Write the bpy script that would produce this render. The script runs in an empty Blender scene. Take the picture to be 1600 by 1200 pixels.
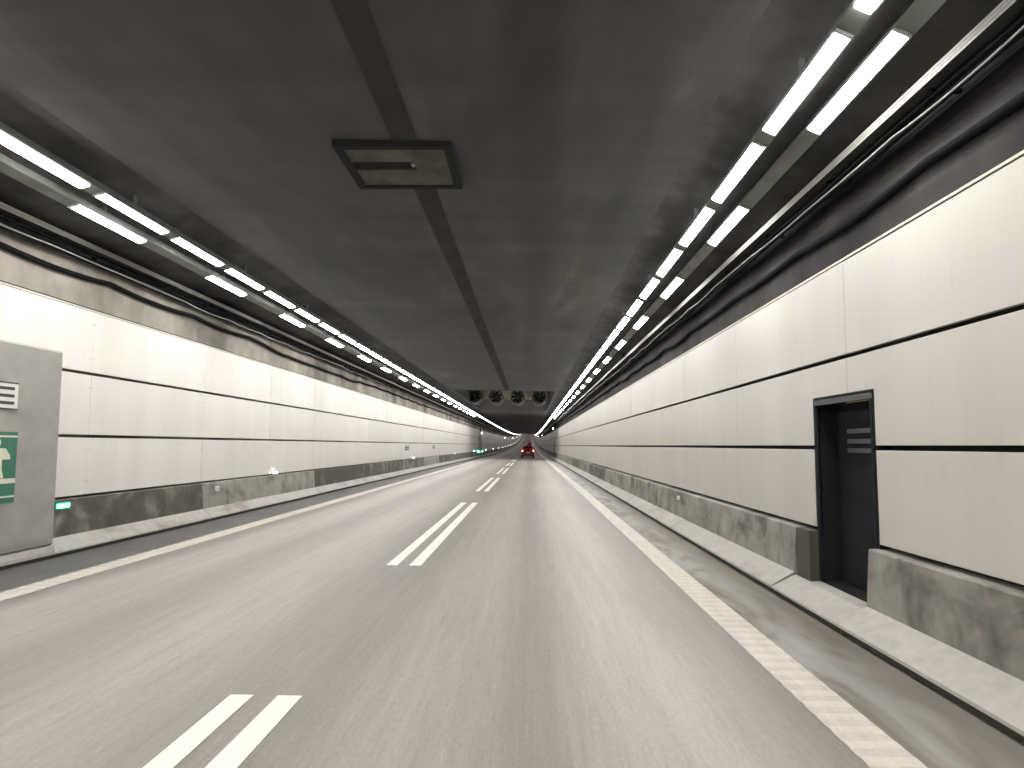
import bpy, math, random
from mathutils import Vector, Matrix

random.seed(7)
SC = bpy.context.scene
COL = SC.collection

# ------------------------------------------------------------------ camera
F_PX = 1130.0                       # focal length in pixels of the 1600 px wide photograph
cam_d = bpy.data.cameras.new("camera")
cam_d.sensor_width = 36.0
cam_d.lens = F_PX / 1600.0 * 36.0
cam_d.clip_start = 0.05
cam_d.clip_end = 2000.0
cam = bpy.data.objects.new("camera", cam_d)
COL.objects.link(cam)
cam.location = (0.0, 0.0, 1.7)
cam_d.shift_x = -28.0 / 1600.0        # the vanishing point sits right of the middle
cam.rotation_euler = (math.radians(90.0 + 4.856), 0.0, 0.0)
SC.camera = cam

# ------------------------------------------------------------------ world (outside the tunnel: a dim evening sky)
world = bpy.data.worlds.new("World")
SC.world = world
world.use_nodes = True
wn = world.node_tree.nodes
sky = wn.new("ShaderNodeTexSky")
sky.sky_type = 'NISHITA'
sky.sun_disc = False
sky.sun_elevation = math.radians(4.0)
sky.sun_rotation = math.radians(120.0)
bg = wn["Background"]
bg.inputs["Strength"].default_value = 0.05
world.node_tree.links.new(sky.outputs["Color"], bg.inputs["Color"])

LAMP_L = 61.0                       # radiance of the lit tube diffusers

SC.view_settings.view_transform = 'Standard'
SC.view_settings.look = 'None'
SC.view_settings.exposure = 0.0
SC.view_settings.gamma = 1.0
SC.view_settings.use_curve_mapping = False
SC.cycles.use_denoising = True
SC.cycles.use_adaptive_sampling = True
SC.cycles.adaptive_threshold = 0.03
SC.cycles.max_bounces = 5
SC.cycles.diffuse_bounces = 5
SC.cycles.glossy_bounces = 2
SC.cycles.transmission_bounces = 2
SC.cycles.caustics_reflective = False
SC.cycles.caustics_refractive = False
SC.cycles.sample_clamp_indirect = 6.0

# ------------------------------------------------------------------ geometry of the tunnel
CROSS = 0.018                       # crossfall: the road rises to the left
D0, D1 = -60.0, 900.0               # stretch of tunnel that is built


def zc(d):                          # the road climbs out of its low point beyond 100 m
    return 3.25e-5 * (d - 100.0) ** 2 if d > 100.0 else 0.0


def slope(d):
    return 6.5e-5 * (d - 100.0) if d > 100.0 else 0.0


def zr(x):
    return -CROSS * x


def stations(a, b):
    out, d = [a], a
    while True:
        step = 4.0 if d < 90.0 else 8.0
        d = math.floor(d / step + 1.0001) * step
        if d >= b - 0.01:
            break
        out.append(d)
    out.append(b)
    return out


# panels: z of bottom, joints and top on each wall
XR, XL = 3.30, -7.00                # panel faces
ZP_R = (0.768, 1.70, 2.655, 3.635)
ZP_L = (0.935, 1.87, 2.86, 3.83)
WALL_R, WALL_L = 3.42, -7.12        # concrete behind the panels
WTOP_R, WTOP_L = 4.70, 4.90
CEIL_R, CEIL_L = (1.90, 5.20), (-5.25, 5.33)

# ------------------------------------------------------------------ material helpers


def new_mat(name):
    m = bpy.data.materials.new(name)
    m.use_nodes = True
    nt = m.node_tree
    return m, nt, nt.nodes["Principled BSDF"]


def node(nt, t, **kw):
    n = nt.nodes.new(t)
    for k, v in kw.items():
        setattr(n, k, v)
    return n


def ramp(nt, fac, stops, interp='LINEAR'):
    r = node(nt, "ShaderNodeValToRGB")
    r.color_ramp.interpolation = interp
    els = r.color_ramp.elements
    while len(els) > 1:
        els.remove(els[-1])
    els[0].position = stops[0][0]
    c = stops[0][1]
    els[0].color = (c, c, c, 1) if not hasattr(c, '__len__') else (*c, 1)
    for p, c in stops[1:]:
        e = els.new(p)
        e.color = (c, c, c, 1) if not hasattr(c, '__len__') else (*c, 1)
    nt.links.new(fac, r.inputs["Fac"])
    return r.outputs["Color"]


def noise(nt, scale_vec, scale=1.0, detail=4.0, rough=0.55, offset=(0, 0, 0), distort=0.0):
    g = node(nt, "ShaderNodeNewGeometry")
    mp = node(nt, "ShaderNodeMapping")
    mp.inputs["Scale"].default_value = scale_vec
    mp.inputs["Location"].default_value = offset
    nt.links.new(g.outputs["Position"], mp.inputs["Vector"])
    n = node(nt, "ShaderNodeTexNoise")
    n.inputs["Scale"].default_value = scale
    n.inputs["Detail"].default_value = min(detail, 3.0)
    n.inputs["Roughness"].default_value = rough
    n.inputs["Distortion"].default_value = distort
    nt.links.new(mp.outputs["Vector"], n.inputs["Vector"])
    return n.outputs["Fac"]


def mix(nt, mode, fac, a, b):
    m = node(nt, "ShaderNodeMix", data_type='RGBA', blend_type=mode)
    if isinstance(fac, (int, float)):
        m.inputs["Factor"].default_value = fac
    else:
        nt.links.new(fac, m.inputs["Factor"])
    for sock, v in ((m.inputs["A"], a), (m.inputs["B"], b)):
        sock = sock
    ia, ib = [s for s in m.inputs if s.name == "A" and s.type == 'RGBA'][0], [s for s in m.inputs if s.name == "B" and s.type == 'RGBA'][0]
    for sock, v in ((ia, a), (ib, b)):
        if hasattr(v, 'is_linked') or isinstance(v, bpy.types.NodeSocket):
            nt.links.new(v, sock)
        else:
            sock.default_value = (*v, 1) if hasattr(v, '__len__') else (v, v, v, 1)
    return [s for s in m.outputs if s.type == 'RGBA'][0]


def math_n(nt, op, a, b=None):
    m = node(nt, "ShaderNodeMath", operation=op)
    for i, v in enumerate((a, b)):
        if v is None:
            continue
        if isinstance(v, (int, float)):
            m.inputs[i].default_value = v
        else:
            nt.links.new(v, m.inputs[i])
    return m.outputs[0]


def bump(nt, bsdf, height, strength=0.2, dist=0.01):
    b = node(nt, "ShaderNodeBump")
    b.inputs["Strength"].default_value = strength
    b.inputs["Distance"].default_value = dist
    nt.links.new(height, b.inputs["Height"])
    nt.links.new(b.outputs["Normal"], bsdf.inputs["Normal"])


def plain(name, col, rough=0.5, metal=0.0, var=0.12, spec=0.5):
    """one colour with a little unevenness of tone"""
    m, nt, b = new_mat(name)
    n = noise(nt, (1, 0.6, 1), 3.0, 5.0)
    lo = tuple(c * (1 - var) for c in col)
    hi = tuple(min(1, c * (1 + var)) for c in col)
    nt.links.new(ramp(nt, n, [(0.3, lo), (0.7, hi)]), b.inputs["Base Color"])
    b.inputs["Roughness"].default_value = rough
    b.inputs["Metallic"].default_value = metal
    b.inputs["Specular IOR Level"].default_value = spec
    return m


def emit(name, col, strength, base=(0.8, 0.8, 0.8)):
    m, nt, b = new_mat(name)
    b.inputs["Base Color"].default_value = (*base, 1)
    b.inputs["Emission Color"].default_value = (*col, 1)
    b.inputs["Emission Strength"].default_value = strength
    b.inputs["Roughness"].default_value = 0.3
    return m


M = {}

# --- asphalt
m, nt, b = new_mat("asphalt")
g = node(nt, "ShaderNodeNewGeometry")
sx = node(nt, "ShaderNodeSeparateXYZ")
nt.links.new(g.outputs["Position"], sx.inputs[0])
wob = noise(nt, (0.5, 0.05, 1), 1.0, 3.0)
xx = math_n(nt, 'ADD', sx.outputs["X"], math_n(nt, 'MULTIPLY', math_n(nt, 'SUBTRACT', wob, 0.5), 0.5))
xn = math_n(nt, 'DIVIDE', math_n(nt, 'ADD', xx, 7.0), 10.0)      # -7..3 -> 0..1


def P(x):
    return (x + 7.0) / 10.0


bands = ramp(nt, xn, [(P(-6.8), 0.60), (P(-5.75), 0.62), (P(-5.35), 0.62), (P(-5.0), 0.98), (P(-4.45), 1.0),
                      (P(-3.95), 0.70), (P(-3.6), 0.75), (P(-3.1), 1.0), (P(-2.55), 0.97), (P(-2.05), 0.76), (P(-1.35), 0.74),
                      (P(-0.95), 0.95), (P(-0.45), 1.0), (P(-0.10), 0.74), (P(0.12), 0.75), (P(0.5), 1.0), (P(1.05), 0.97),
                      (P(1.40), 0.74), (P(1.8), 0.60), (P(2.2), 0.62), (P(2.9), 0.62)])
streak = noise(nt, (9.0, 0.30, 1), 1.0, 5.0, 0.6)
patch = noise(nt, (0.7, 0.12, 1), 1.0, 4.0, 0.55, (4, 2, 0))
grit = noise(nt, (60, 14, 1), 1.0, 3.0, 0.7)
grit2 = noise(nt, (34, 1.6, 1), 1.0, 2.0, 0.6, (3, 7, 0))
c = mix(nt, 'MULTIPLY', 1.0, bands, ramp(nt, streak, [(0.25, 0.90), (0.75, 1.08)]))
c = mix(nt, 'MULTIPLY', 1.0, c, ramp(nt, patch, [(0.3, 0.90), (0.7, 1.07)]))
c = mix(nt, 'MULTIPLY', 1.0, c, ramp(nt, grit, [(0.3, 0.88), (0.66, 1.08), (0.78, 1.25)]))
c = mix(nt, 'MULTIPLY', 1.0, c, ramp(nt, grit2, [(0.25, 0.86), (0.45, 1.0), (0.66, 1.02), (0.78, 1.30)]))
c = mix(nt, 'MULTIPLY', 1.0, c, (0.340, 0.315, 0.282))
nt.links.new(c, b.inputs["Base Color"])
b.inputs["Roughness"].default_value = 0.58
b.inputs["Specular IOR Level"].default_value = 0.5
bump(nt, b, grit, 0.35, 0.004)
M['asphalt'] = m

# --- gutter concrete beside the right edge line: damp, brown-stained
m, nt, b = new_mat("gutter_concrete")
g = node(nt, "ShaderNodeNewGeometry")
sx = node(nt, "ShaderNodeSeparateXYZ")
nt.links.new(g.outputs["Position"], sx.inputs[0])
n1 = noise(nt, (1.6, 0.45, 1), 1.0, 6.0, 0.62, (1, 3, 0), 0.6)
n2 = noise(nt, (5.0, 1.0, 1), 1.0, 5.0, 0.6)
c = ramp(nt, n1, [(0.32, (0.085, 0.066, 0.048)), (0.42, (0.155, 0.138, 0.114)), (0.52, (0.240, 0.230, 0.210)), (0.75, (0.285, 0.28, 0.268))])
edge = ramp(nt, math_n(nt, 'ADD', math_n(nt, 'SUBTRACT', sx.outputs["X"], 2.3), math_n(nt, 'MULTIPLY', math_n(nt, 'SUBTRACT', n1, 0.5), 0.9)),
            [(0.20, 0.0), (0.45, 1.0)])
c = mix(nt, 'MIX', math_n(nt, 'MULTIPLY', edge, 0.75), c, (0.115, 0.098, 0.076))
c = mix(nt, 'MULTIPLY', 1.0, c, ramp(nt, n2, [(0.3, 0.85), (0.7, 1.12)]))
nt.links.new(c, b.inputs["Base Color"])
b.inputs["Roughness"].default_value = 0.55
bump(nt, b, n2, 0.25, 0.006)
M['gutter'] = m

# --- left shoulder: darker, dusty asphalt
M['shoulder'] = plain("shoulder_asphalt", (0.085, 0.082, 0.078), 0.6, 0, 0.22)


# --- road paint
def paint(name, col, wear=0.12):
    m, nt, b = new_mat(name)
    n1 = noise(nt, (10, 1.2, 1), 1.0, 5.0, 0.65)
    n2 = noise(nt, (40, 20, 1), 1.0, 3.0, 0.7)
    c = mix(nt, 'MULTIPLY', 1.0, col, ramp(nt, n1, [(0.3, 1 - wear * 1.6), (0.65, 1.0)]))
    c = mix(nt, 'MULTIPLY', 1.0, c, ramp(nt, n2, [(0.25, 1 - wear * 1.5), (0.5, 1.0)]))
    nt.links.new(c, b.inputs["Base Color"])
    b.inputs["Roughness"].default_value = 0.6
    bump(nt, b, n2, 0.2, 0.003)
    return m


M['dash_paint'] = paint("white_road_paint", (0.86, 0.85, 0.79), 0.05)
M['edge_paint'] = paint("dirty_edge_line_paint", (0.535, 0.500, 0.440), 0.14)
M['rib_paint'] = paint("edge_line_rib_paint", (0.585, 0.548, 0.482), 0.10)
M['far_edge_paint'] = paint("far_edge_line_paint", (0.565, 0.527, 0.457), 0.08)


# --- wall panels: enamelled, cream, with faint vertical grime
def panel_mat(name, col, grime):
    m, nt, b = new_mat(name)
    oi = node(nt, "ShaderNodeObjectInfo")
    n1 = noise(nt, (1, 1.3, 0.10), 1.0, 5.0, 0.6)
    n2 = noise(nt, (1, 0.35, 0.5), 1.0, 4.0, 0.5, (0, 9, 2))
    n3 = noise(nt, (1, 6.0, 1.6), 1.0, 5.0, 0.7, (0, 5, 1))
    c = mix(nt, 'MULTIPLY', 1.0, col, ramp(nt, oi.outputs["Random"], [(0.0, 1 - grime * 0.7), (1.0, 1.0)]))
    c = mix(nt, 'MULTIPLY', 1.0, c, ramp(nt, n1, [(0.30, (1 - grime * 0.9, 1 - grime, 1 - grime * 1.2)), (0.62, (1.0, 1.0, 1.0))]))
    c = mix(nt, 'MULTIPLY', 1.0, c, ramp(nt, n2, [(0.3, 1 - grime * 0.5), (0.7, 1.0)]))
    c = mix(nt, 'MULTIPLY', 1.0, c, ramp(nt, n3, [(0.26, 1 - grime * 0.8), (0.42, 1.0)]))
    nt.links.new(c, b.inputs["Base Color"])
    b.inputs["Roughness"].default_value = 0.42
    b.inputs["Specular IOR Level"].default_value = 0.4
    return m


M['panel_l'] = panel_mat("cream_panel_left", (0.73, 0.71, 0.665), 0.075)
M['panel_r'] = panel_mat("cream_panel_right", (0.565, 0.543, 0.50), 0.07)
M['clip'] = plain("panel_clip", (0.56, 0.54, 0.50), 0.5)
M['trim'] = plain("panel_top_trim", (0.60, 0.57, 0.48), 0.4)


# --- concrete of the bare wall, stained by run-off
def concrete(name, dark, mid, light, scale=1.0, vert=0.35):
    m, nt, b = new_mat(name)
    n1 = noise(nt, (1, 0.35, vert), scale, 6.0, 0.62, (0, 0, 0), 0.4)
    n2 = noise(nt, (3, 3.0, 3.0), scale, 5.0, 0.6)
    n3 = noise(nt, (1, 0.9, 0.08), 1.0, 5.0, 0.6, (0, 40, 0))
    c = ramp(nt, n1, [(0.30, dark), (0.5, mid), (0.72, light)])
    c = mix(nt, 'MULTIPLY', 1.0, c, ramp(nt, n2, [(0.3, 0.85), (0.7, 1.10)]))
    c = mix(nt, 'MULTIPLY', 1.0, c, ramp(nt, n3, [(0.35, 0.70), (0.6, 1.05)]))
    nt.links.new(c, b.inputs["Base Color"])
    b.inputs["Roughness"].default_value = 0.9
    b.inputs["Specular IOR Level"].default_value = 0.15
    bump(nt, b, n2, 0.25, 0.01)
    return m


M['wall_l'] = concrete("bare_concrete_left", (0.15, 0.138, 0.12), (0.29, 0.27, 0.235), (0.42, 0.39, 0.335))
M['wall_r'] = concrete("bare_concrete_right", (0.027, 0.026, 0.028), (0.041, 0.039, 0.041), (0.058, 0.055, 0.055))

# --- ceiling: sooty fire-protection render
m, nt, b = new_mat("sooty_ceiling")
g = node(nt, "ShaderNodeNewGeometry")
sx = node(nt, "ShaderNodeSeparateXYZ")
nt.links.new(g.outputs["Position"], sx.inputs[0])
wob = noise(nt, (0.4, 0.09, 1), 1.0, 3.0, 0.5, (7, 1, 0))
xx = math_n(nt, 'ADD', sx.outputs["X"], math_n(nt, 'MULTIPLY', math_n(nt, 'SUBTRACT', wob, 0.5), 0.7))
xn = math_n(nt, 'DIVIDE', math_n(nt, 'ADD', xx, 7.0), 10.0)
bands = ramp(nt, xn, [(P(-6.9), 0.95), (P(-5.3), 1.05), (P(-5.0), 0.92), (P(-1.9), 0.92), (P(-0.9), 1.0), (P(-0.35), 1.12), (P(-0.05), 0.82),
                      (P(0.25), 0.85), (P(0.5), 1.15), (P(0.85), 1.10), (P(1.2), 0.88), (P(1.8), 0.92), (P(2.0), 1.05), (P(2.9), 0.95)])
n1 = noise(nt, (0.55, 0.22, 1), 1.0, 5.0, 0.6, (2, 5, 0), 0.5)
n2 = noise(nt, (2.5, 0.5, 1), 1.0, 5.0, 0.6, (0, 4, 0))
n3 = noise(nt, (0.12, 1.2, 0.2), 1.0, 4.0, 0.6, (0, 8, 0))
c = ramp(nt, n1, [(0.30, (0.035, 0.034, 0.035)), (0.5, (0.053, 0.0515, 0.051)), (0.64, (0.066, 0.063, 0.060)), (0.76, (0.11, 0.102, 0.090))])
c = mix(nt, 'MULTIPLY', 1.0, c, bands)
c = mix(nt, 'MULTIPLY', 1.0, c, ramp(nt, n2, [(0.3, 0.85), (0.7, 1.12)]))
c = mix(nt, 'MULTIPLY', 1.0, c, ramp(nt, n3, [(0.35, 0.82), (0.6, 1.05)]))
nt.links.new(c, b.inputs["Base Color"])
b.inputs["Roughness"].default_value = 0.85
bump(nt, b, n2, 0.3, 0.02)
M['ceiling'] = m
M['niche'] = plain("niche_render", (0.50, 0.45, 0.37), 0.8, 0, 0.2)
M['haunch'] = concrete("haunch_concrete_glow", (0.068, 0.066, 0.066), (0.095, 0.092, 0.090), (0.125, 0.12, 0.114))  # lighter than the ceiling: the halo of the lamps is put into the colour

# --- barrier concrete. Object colour drives how stained a segment is
m, nt, b = new_mat("barrier_concrete_stained")
oi = node(nt, "ShaderNodeObjectInfo")
cs = node(nt, "ShaderNodeSeparateColor")
nt.links.new(oi.outputs["Color"], cs.inputs[0])
n1 = noise(nt, (1, 0.8, 1.4), 1.0, 6.0, 0.65, (0, 2, 1), 1.0)
n2 = noise(nt, (1, 1.5, 1.0), 1.0, 5.0, 0.62, (0, 3, 5), 0.6)
n3 = noise(nt, (8, 8, 8), 1.0, 4.0, 0.6)
s = math_n(nt, 'ADD', math_n(nt, 'MULTIPLY', n1, 0.55), math_n(nt, 'MULTIPLY', n2, 0.45))
s = math_n(nt, 'ADD', s, math_n(nt, 'MULTIPLY', math_n(nt, 'SUBTRACT', cs.outputs[0], 0.5), 0.55))
c = ramp(nt, s, [(0.34, (0.31, 0.30, 0.27)), (0.45, (0.235, 0.225, 0.20)), (0.53, (0.15, 0.14, 0.122)), (0.60, (0.085, 0.076, 0.064)), (0.70, (0.058, 0.050, 0.041))])
c = mix(nt, 'MULTIPLY', 1.0, c, ramp(nt, n3, [(0.3, 0.88), (0.7, 1.1)]))
nt.links.new(c, b.inputs["Base Color"])
b.inputs["Roughness"].default_value = 0.75
bump(nt, b, n3, 0.2, 0.006)
M['barrier'] = m
m, nt, b = new_mat("barrier_concrete_pale")
n1 = noise(nt, (1, 0.8, 2.0), 1.0, 6.0, 0.62, (0, 12, 1), 0.5)
n3 = noise(nt, (9, 9, 9), 1.0, 4.0, 0.6)
c = ramp(nt, n1, [(0.28, (0.22, 0.203, 0.175)), (0.43, (0.335, 0.32, 0.288)), (0.7, (0.385, 0.37, 0.338))])
c = mix(nt, 'MULTIPLY', 1.0, c, ramp(nt, n3, [(0.3, 0.90), (0.7, 1.08)]))
nt.links.new(c, b.inputs["Base Color"])
b.inputs["Roughness"].default_value = 0.7
bump(nt, b, n3, 0.2, 0.005)
M['barrier_base'] = m
M['black_gap'] = plain("base_and_shadow_gap", (0.032, 0.029, 0.025), 0.9)  # near-black for the base gap and the painted shadow gap above the trim

M['lamp'] = emit("lit_tube_diffuser", (1.0, 0.975, 0.94), LAMP_L, (0.85, 0.85, 0.85))
M['lamp_dim'] = emit("dimmed_tube_diffuser", (1.0, 0.94, 0.93), LAMP_L * 0.27, (0.85, 0.85, 0.85))
M['lamp_end'] = plain("lamp_end_cap", (0.42, 0.43, 0.42), 0.45, 0.2)
M['housing'] = plain("lamp_housing_grey", (0.20, 0.21, 0.195), 0.5, 0.2)
M['channel'] = plain("grey_green_channel", (0.16, 0.172, 0.155), 0.55, 0.15, 0.2)
M['galv'] = plain("galvanised_steel", (0.20, 0.19, 0.172), 0.5, 0.0, 0.2)
M['cable_pale'] = plain("pale_cable", (0.36, 0.355, 0.345), 0.7, 0, 0.1, 0.2)
M['cable_black'] = plain("black_cable", (0.010, 0.010, 0.011), 0.9, 0, 0.1, 0.08)
M['duct'] = plain("dark_duct", (0.040, 0.039, 0.039), 0.9, 0, 0.25, 0.1)
M['hatch_frame'] = plain("dark_hatch_frame", (0.020, 0.020, 0.021), 0.9, 0, 0.1, 0.1)
M['hatch'] = plain("hatch_plate", (0.085, 0.077, 0.067), 0.8, 0.0, 0.35, 0.2)
M['door_dark'] = plain("charcoal_door_paint", (0.017, 0.018, 0.021), 0.85, 0, 0.15, 0.1)
M['door_bar'] = plain("dull_louvre_metal", (0.07, 0.067, 0.067), 0.5, 0.2)
M['lintel'] = plain("grey_lintel", (0.10, 0.098, 0.102), 0.8, 0, 0.1, 0.2)
M['cabinet'] = plain("grey_cabinet", (0.30, 0.29, 0.27), 0.55, 0.1, 0.12)
M['white_plate'] = plain("white_plate", (0.70, 0.70, 0.67), 0.5, 0, 0.05)
M['black_print'] = plain("black_print", (0.03, 0.03, 0.03), 0.5)
M['green_sign'] = plain("green_sign", (0.015, 0.14, 0.085), 0.4, 0, 0.08)
M['cream_print'] = plain("cream_print", (0.62, 0.62, 0.50), 0.5, 0, 0.05)
M['green_led'] = emit("green_led", (0.13, 1.0, 0.50), 6.0, (0.1, 0.5, 0.3))
M['green_bezel'] = plain("green_bezel", (0.02, 0.20, 0.12), 0.4)
M['white_led'] = emit("white_led", (0.86, 0.92, 1.0), 9.0)
M['globe'] = emit("white_globe", (1.0, 0.98, 0.93), 14.0)
M['fan_case'] = plain("jet_fan_casing", (0.085, 0.084, 0.08), 0.45, 0.3, 0.18)
M['fan_dark'] = plain("fan_dark_metal", (0.03, 0.03, 0.032), 0.5, 0.3)
M['car_red'] = plain("red_car_paint", (0.22, 0.010, 0.018), 0.3, 0.0, 0.06, 0.6)
M['car_dark'] = plain("dark_car_paint", (0.05, 0.012, 0.014), 0.35, 0.0, 0.1, 0.6)
M['car_glass'] = plain("tinted_glass", (0.012, 0.012, 0.014), 0.12, 0.0, 0.1, 0.7)
M['tyre'] = plain("tyre_rubber", (0.015, 0.015, 0.015), 0.8)
M['rim'] = plain("wheel_rim", (0.4, 0.4, 0.4), 0.35, 0.7)
M['plastic'] = plain("black_plastic", (0.02, 0.02, 0.02), 0.6)
M['tail'] = emit("tail_light", (1.0, 0.10, 0.07), 5.0, (0.5, 0.02, 0.02))
M['tail_hot'] = emit("tail_light_core", (1.0, 0.62, 0.55), 9.0, (0.6, 0.2, 0.2))


# ------------------------------------------------------------------ mesh helpers
class MB:
    def __init__(s):
        s.v, s.f, s.mi, s.mats = [], [], [], []

    def slot(s, mat):
        if mat not in s.mats:
            s.mats.append(mat)
        return s.mats.index(mat)

    def face(s, pts, mat):
        i = len(s.v)
        s.v += [tuple(p) for p in pts]
        s.f.append(tuple(range(i, i + len(pts))))
        s.mi.append(s.slot(mat))

    def box(s, x0, x1, y0, y1, z0, z1, mat, mtx=None):
        c = [(x0, y0, z0), (x1, y0, z0), (x1, y1, z0), (x0, y1, z0), (x0, y0, z1), (x1, y0, z1), (x1, y1, z1), (x0, y1, z1)]
        if mtx is not None:
            c = [tuple(mtx @ Vector(p)) for p in c]
        i = len(s.v)
        s.v += c
        for q in ((0, 3, 2, 1), (4, 5, 6, 7), (0, 1, 5, 4), (1, 2, 6, 5), (2, 3, 7, 6), (3, 0, 4, 7)):
            s.f.append(tuple(i + k for k in q))
            s.mi.append(s.slot(mat))

    def loft(s, rings, mat, closed=True, caps=True):
        """rings: lists of points of equal length; mat: one or one per ring edge"""
        n = len(rings[0])
        i0 = len(s.v)
        for r in rings:
            s.v += [tuple(p) for p in r]
        e = n if closed else n - 1
        for a in range(len(rings) - 1):
            for k in range(e):
                k2 = (k + 1) % n
                s.f.append((i0 + a * n + k, i0 + a * n + k2, i0 + (a + 1) * n + k2, i0 + (a + 1) * n + k))
                s.mi.append(s.slot(mat[k] if isinstance(mat, list) else mat))
        if caps and closed:
            mm = mat[0] if isinstance(mat, list) else mat
            s.f.append(tuple(i0 + k for k in range(n))[::-1])
            s.mi.append(s.slot(mm))
            s.f.append(tuple(i0 + (len(rings) - 1) * n + k for k in range(n)))
            s.mi.append(s.slot(mm))

    def tube(s, pts, r, mat, n=6):
        rings = []
        for x, y, z in pts:
            rings.append([(x + r * math.cos(2 * math.pi * k / n), y, z + r * math.sin(2 * math.pi * k / n)) for k in range(n)])
        s.loft(rings, mat)

    def lathe(s, prof, cx, cy, cz, mat, n=20, axis='Y'):
        rings = []
        for r, t in prof:
            ring = []
            for k in range(n):
                a = 2 * math.pi * k / n
                if axis == 'Y':
                    ring.append((cx + r * math.cos(a), cy + t, cz + r * math.sin(a)))
                else:
                    ring.append((cx + t, cy + r * math.cos(a), cz + r * math.sin(a)))
            rings.append(ring)
        s.loft(rings, mat, True, False)

    def mesh(s, name, smooth=False):
        me = bpy.data.meshes.new(name)
        me.from_pydata(s.v, [], s.f)
        for mm in s.mats:
            me.materials.append(mm)
        me.polygons.foreach_set("material_index", s.mi)
        if smooth:
            me.polygons.foreach_set("use_smooth", [True] * len(me.polygons))
        me.update()
        return me

    def build(s, name, parent=None, loc=(0, 0, 0), smooth=False):
        return link(name, s.mesh(name, smooth), parent, loc)


def link(name, me, parent=None, loc=(0, 0, 0), rot=None):
    o = bpy.data.objects.new(name, me)
    COL.objects.link(o)
    o.location = loc
    if rot:
        o.rotation_euler = rot
    if parent is not None:
        o.parent = parent
    return o


def tag(o, label, cat, group=None):
    o["label"] = label
    o["category"] = cat
    if group:
        o["group"] = group
    return o


def thing(name, loc, label, cat, group=None, rot=None):
    o = bpy.data.objects.new(name, None)
    o.empty_display_size = 0.2
    COL.objects.link(o)
    o.location = loc
    if rot:
        o.rotation_euler = rot
    return tag(o, label, cat, group)


def struct(o):
    o["kind"] = "structure"
    return o


_u = ["first", "second", "third", "fourth", "fifth", "sixth", "seventh", "eighth", "ninth", "tenth", "eleventh", "twelfth", "thirteenth",
      "fourteenth", "fifteenth", "sixteenth", "seventeenth", "eighteenth", "nineteenth"]
ORD = list(_u)
for _t, _s in (("twent", "twenty"), ("thirt", "thirty"), ("fort", "forty"), ("fift", "fifty"), ("sixt", "sixty"), ("sevent", "seventy")):
    ORD.append(_t + "ieth")
    ORD += [_s + "-" + q for q in _u[:9]]

# ------------------------------------------------------------------ road
ST = stations(D0, D1)


def strip(mb, prof, mat, sts=ST, dz=0.0, flip=False):
    """sweep an open cross-section (x, z) along the tunnel"""
    rings = [[(x, d, z + zc(d) + dz) for x, z in (prof[::-1] if flip else prof)] for d in sts]
    if isinstance(mat, list) and flip:
        mat = mat[::-1]
    mb.loft(rings, mat, closed=False, caps=False)


KR, KL = 2.88, -6.685               # kerb lines
mb = MB()
strip(mb, [(-5.80, zr(-5.80)), (-4, zr(-4)), (-2, zr(-2)), (0, 0), (2.12, zr(2.12))], M['asphalt'])
road = struct(mb.build("road"))
mb = MB()
strip(mb, [(KL - 0.12, zr(KL - 0.12)), (-5.80, zr(-5.80))], M['shoulder'])
struct(mb.build("left_shoulder"))
mb = MB()
strip(mb, [(2.12, zr(2.12)), (KR + 0.12, zr(KR + 0.12))], M['gutter'])
struct(mb.build("gutter"))

# lane dashes, in pairs
PER, LEN = 16.35, 11.1
k = -2
while True:
    a = 10.25 + PER * k
    if a > 420:
        break
    for x0, x1 in ((-2.003, -1.848), (-1.687, -1.522)):
        mb = MB()
        sts = [a + LEN * t / 4 for t in range(5)]
        strip(mb, [(x0, zr(x0)), (x1, zr(x1))], M['dash_paint'], sts, 0.004)
        mb.build("lane_dash", road)
    k += 1

# edge lines with raised ribs
for nm, x0, x1, da in (("edge_line", 1.83, 2.15, 0.004), ("edge_line", -5.74, -5.44, 0.004)):
    mb = MB()
    strip(mb, [(x0, zr(x0)), (x1, zr(x1))], M['edge_paint'], [s_ for s_ in ST if s_ <= 120], da)
    strip(mb, [(x0, zr(x0)), (x1, zr(x1))], M['far_edge_paint'], [s_ for s_ in ST if s_ >= 120], da)
    d = 1.0
    while d < 120:
        zz0, zz1 = zr(x0) + da - 0.002, zr(x1) + da - 0.002
        h = 0.007
        mb.loft([[(x0 + .004, d, zz0), (x0 + .004, d + .02, zz0 + h), (x0 + .004, d + .10, zz0 + h), (x0 + .004, d + .125, zz0)],
                 [(x1 - .004, d, zz1), (x1 - .004, d + .02, zz1 + h), (x1 - .004, d + .10, zz1 + h), (x1 - .004, d + .125, zz1)]], M['rib_paint'])
        d += 0.22
    mb.build(nm, road)

# ------------------------------------------------------------------ walls
DOOR = (6.98, 8.36, 0.17, 2.20)     # opening in the right wall: d0, d1, z0, z1
DOOR2 = (98.2, 99.8, 0.17, 2.20)


def wall_sheet(mb, x, z0, z1, mat, openings):
    cuts = sorted(set([D0, D1] + [o[0] for o in openings] + [o[1] for o in openings] + [s for s in ST]))
    for a, b_ in zip(cuts, cuts[1:]):
        if b_ - a < 1e-4:
            continue
        mid = 0.5 * (a + b_)
        op = [o for o in openings if o[0] < mid < o[1]]
        lo = op[0][3] if op else z0
        q = [(x, a, lo + zc(a)), (x, b_, lo + zc(b_)), (x, b_, z1 + zc(b_)), (x, a, z1 + zc(a))]
        mb.face(q if x < 0 else q[::-1], mat)


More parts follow.
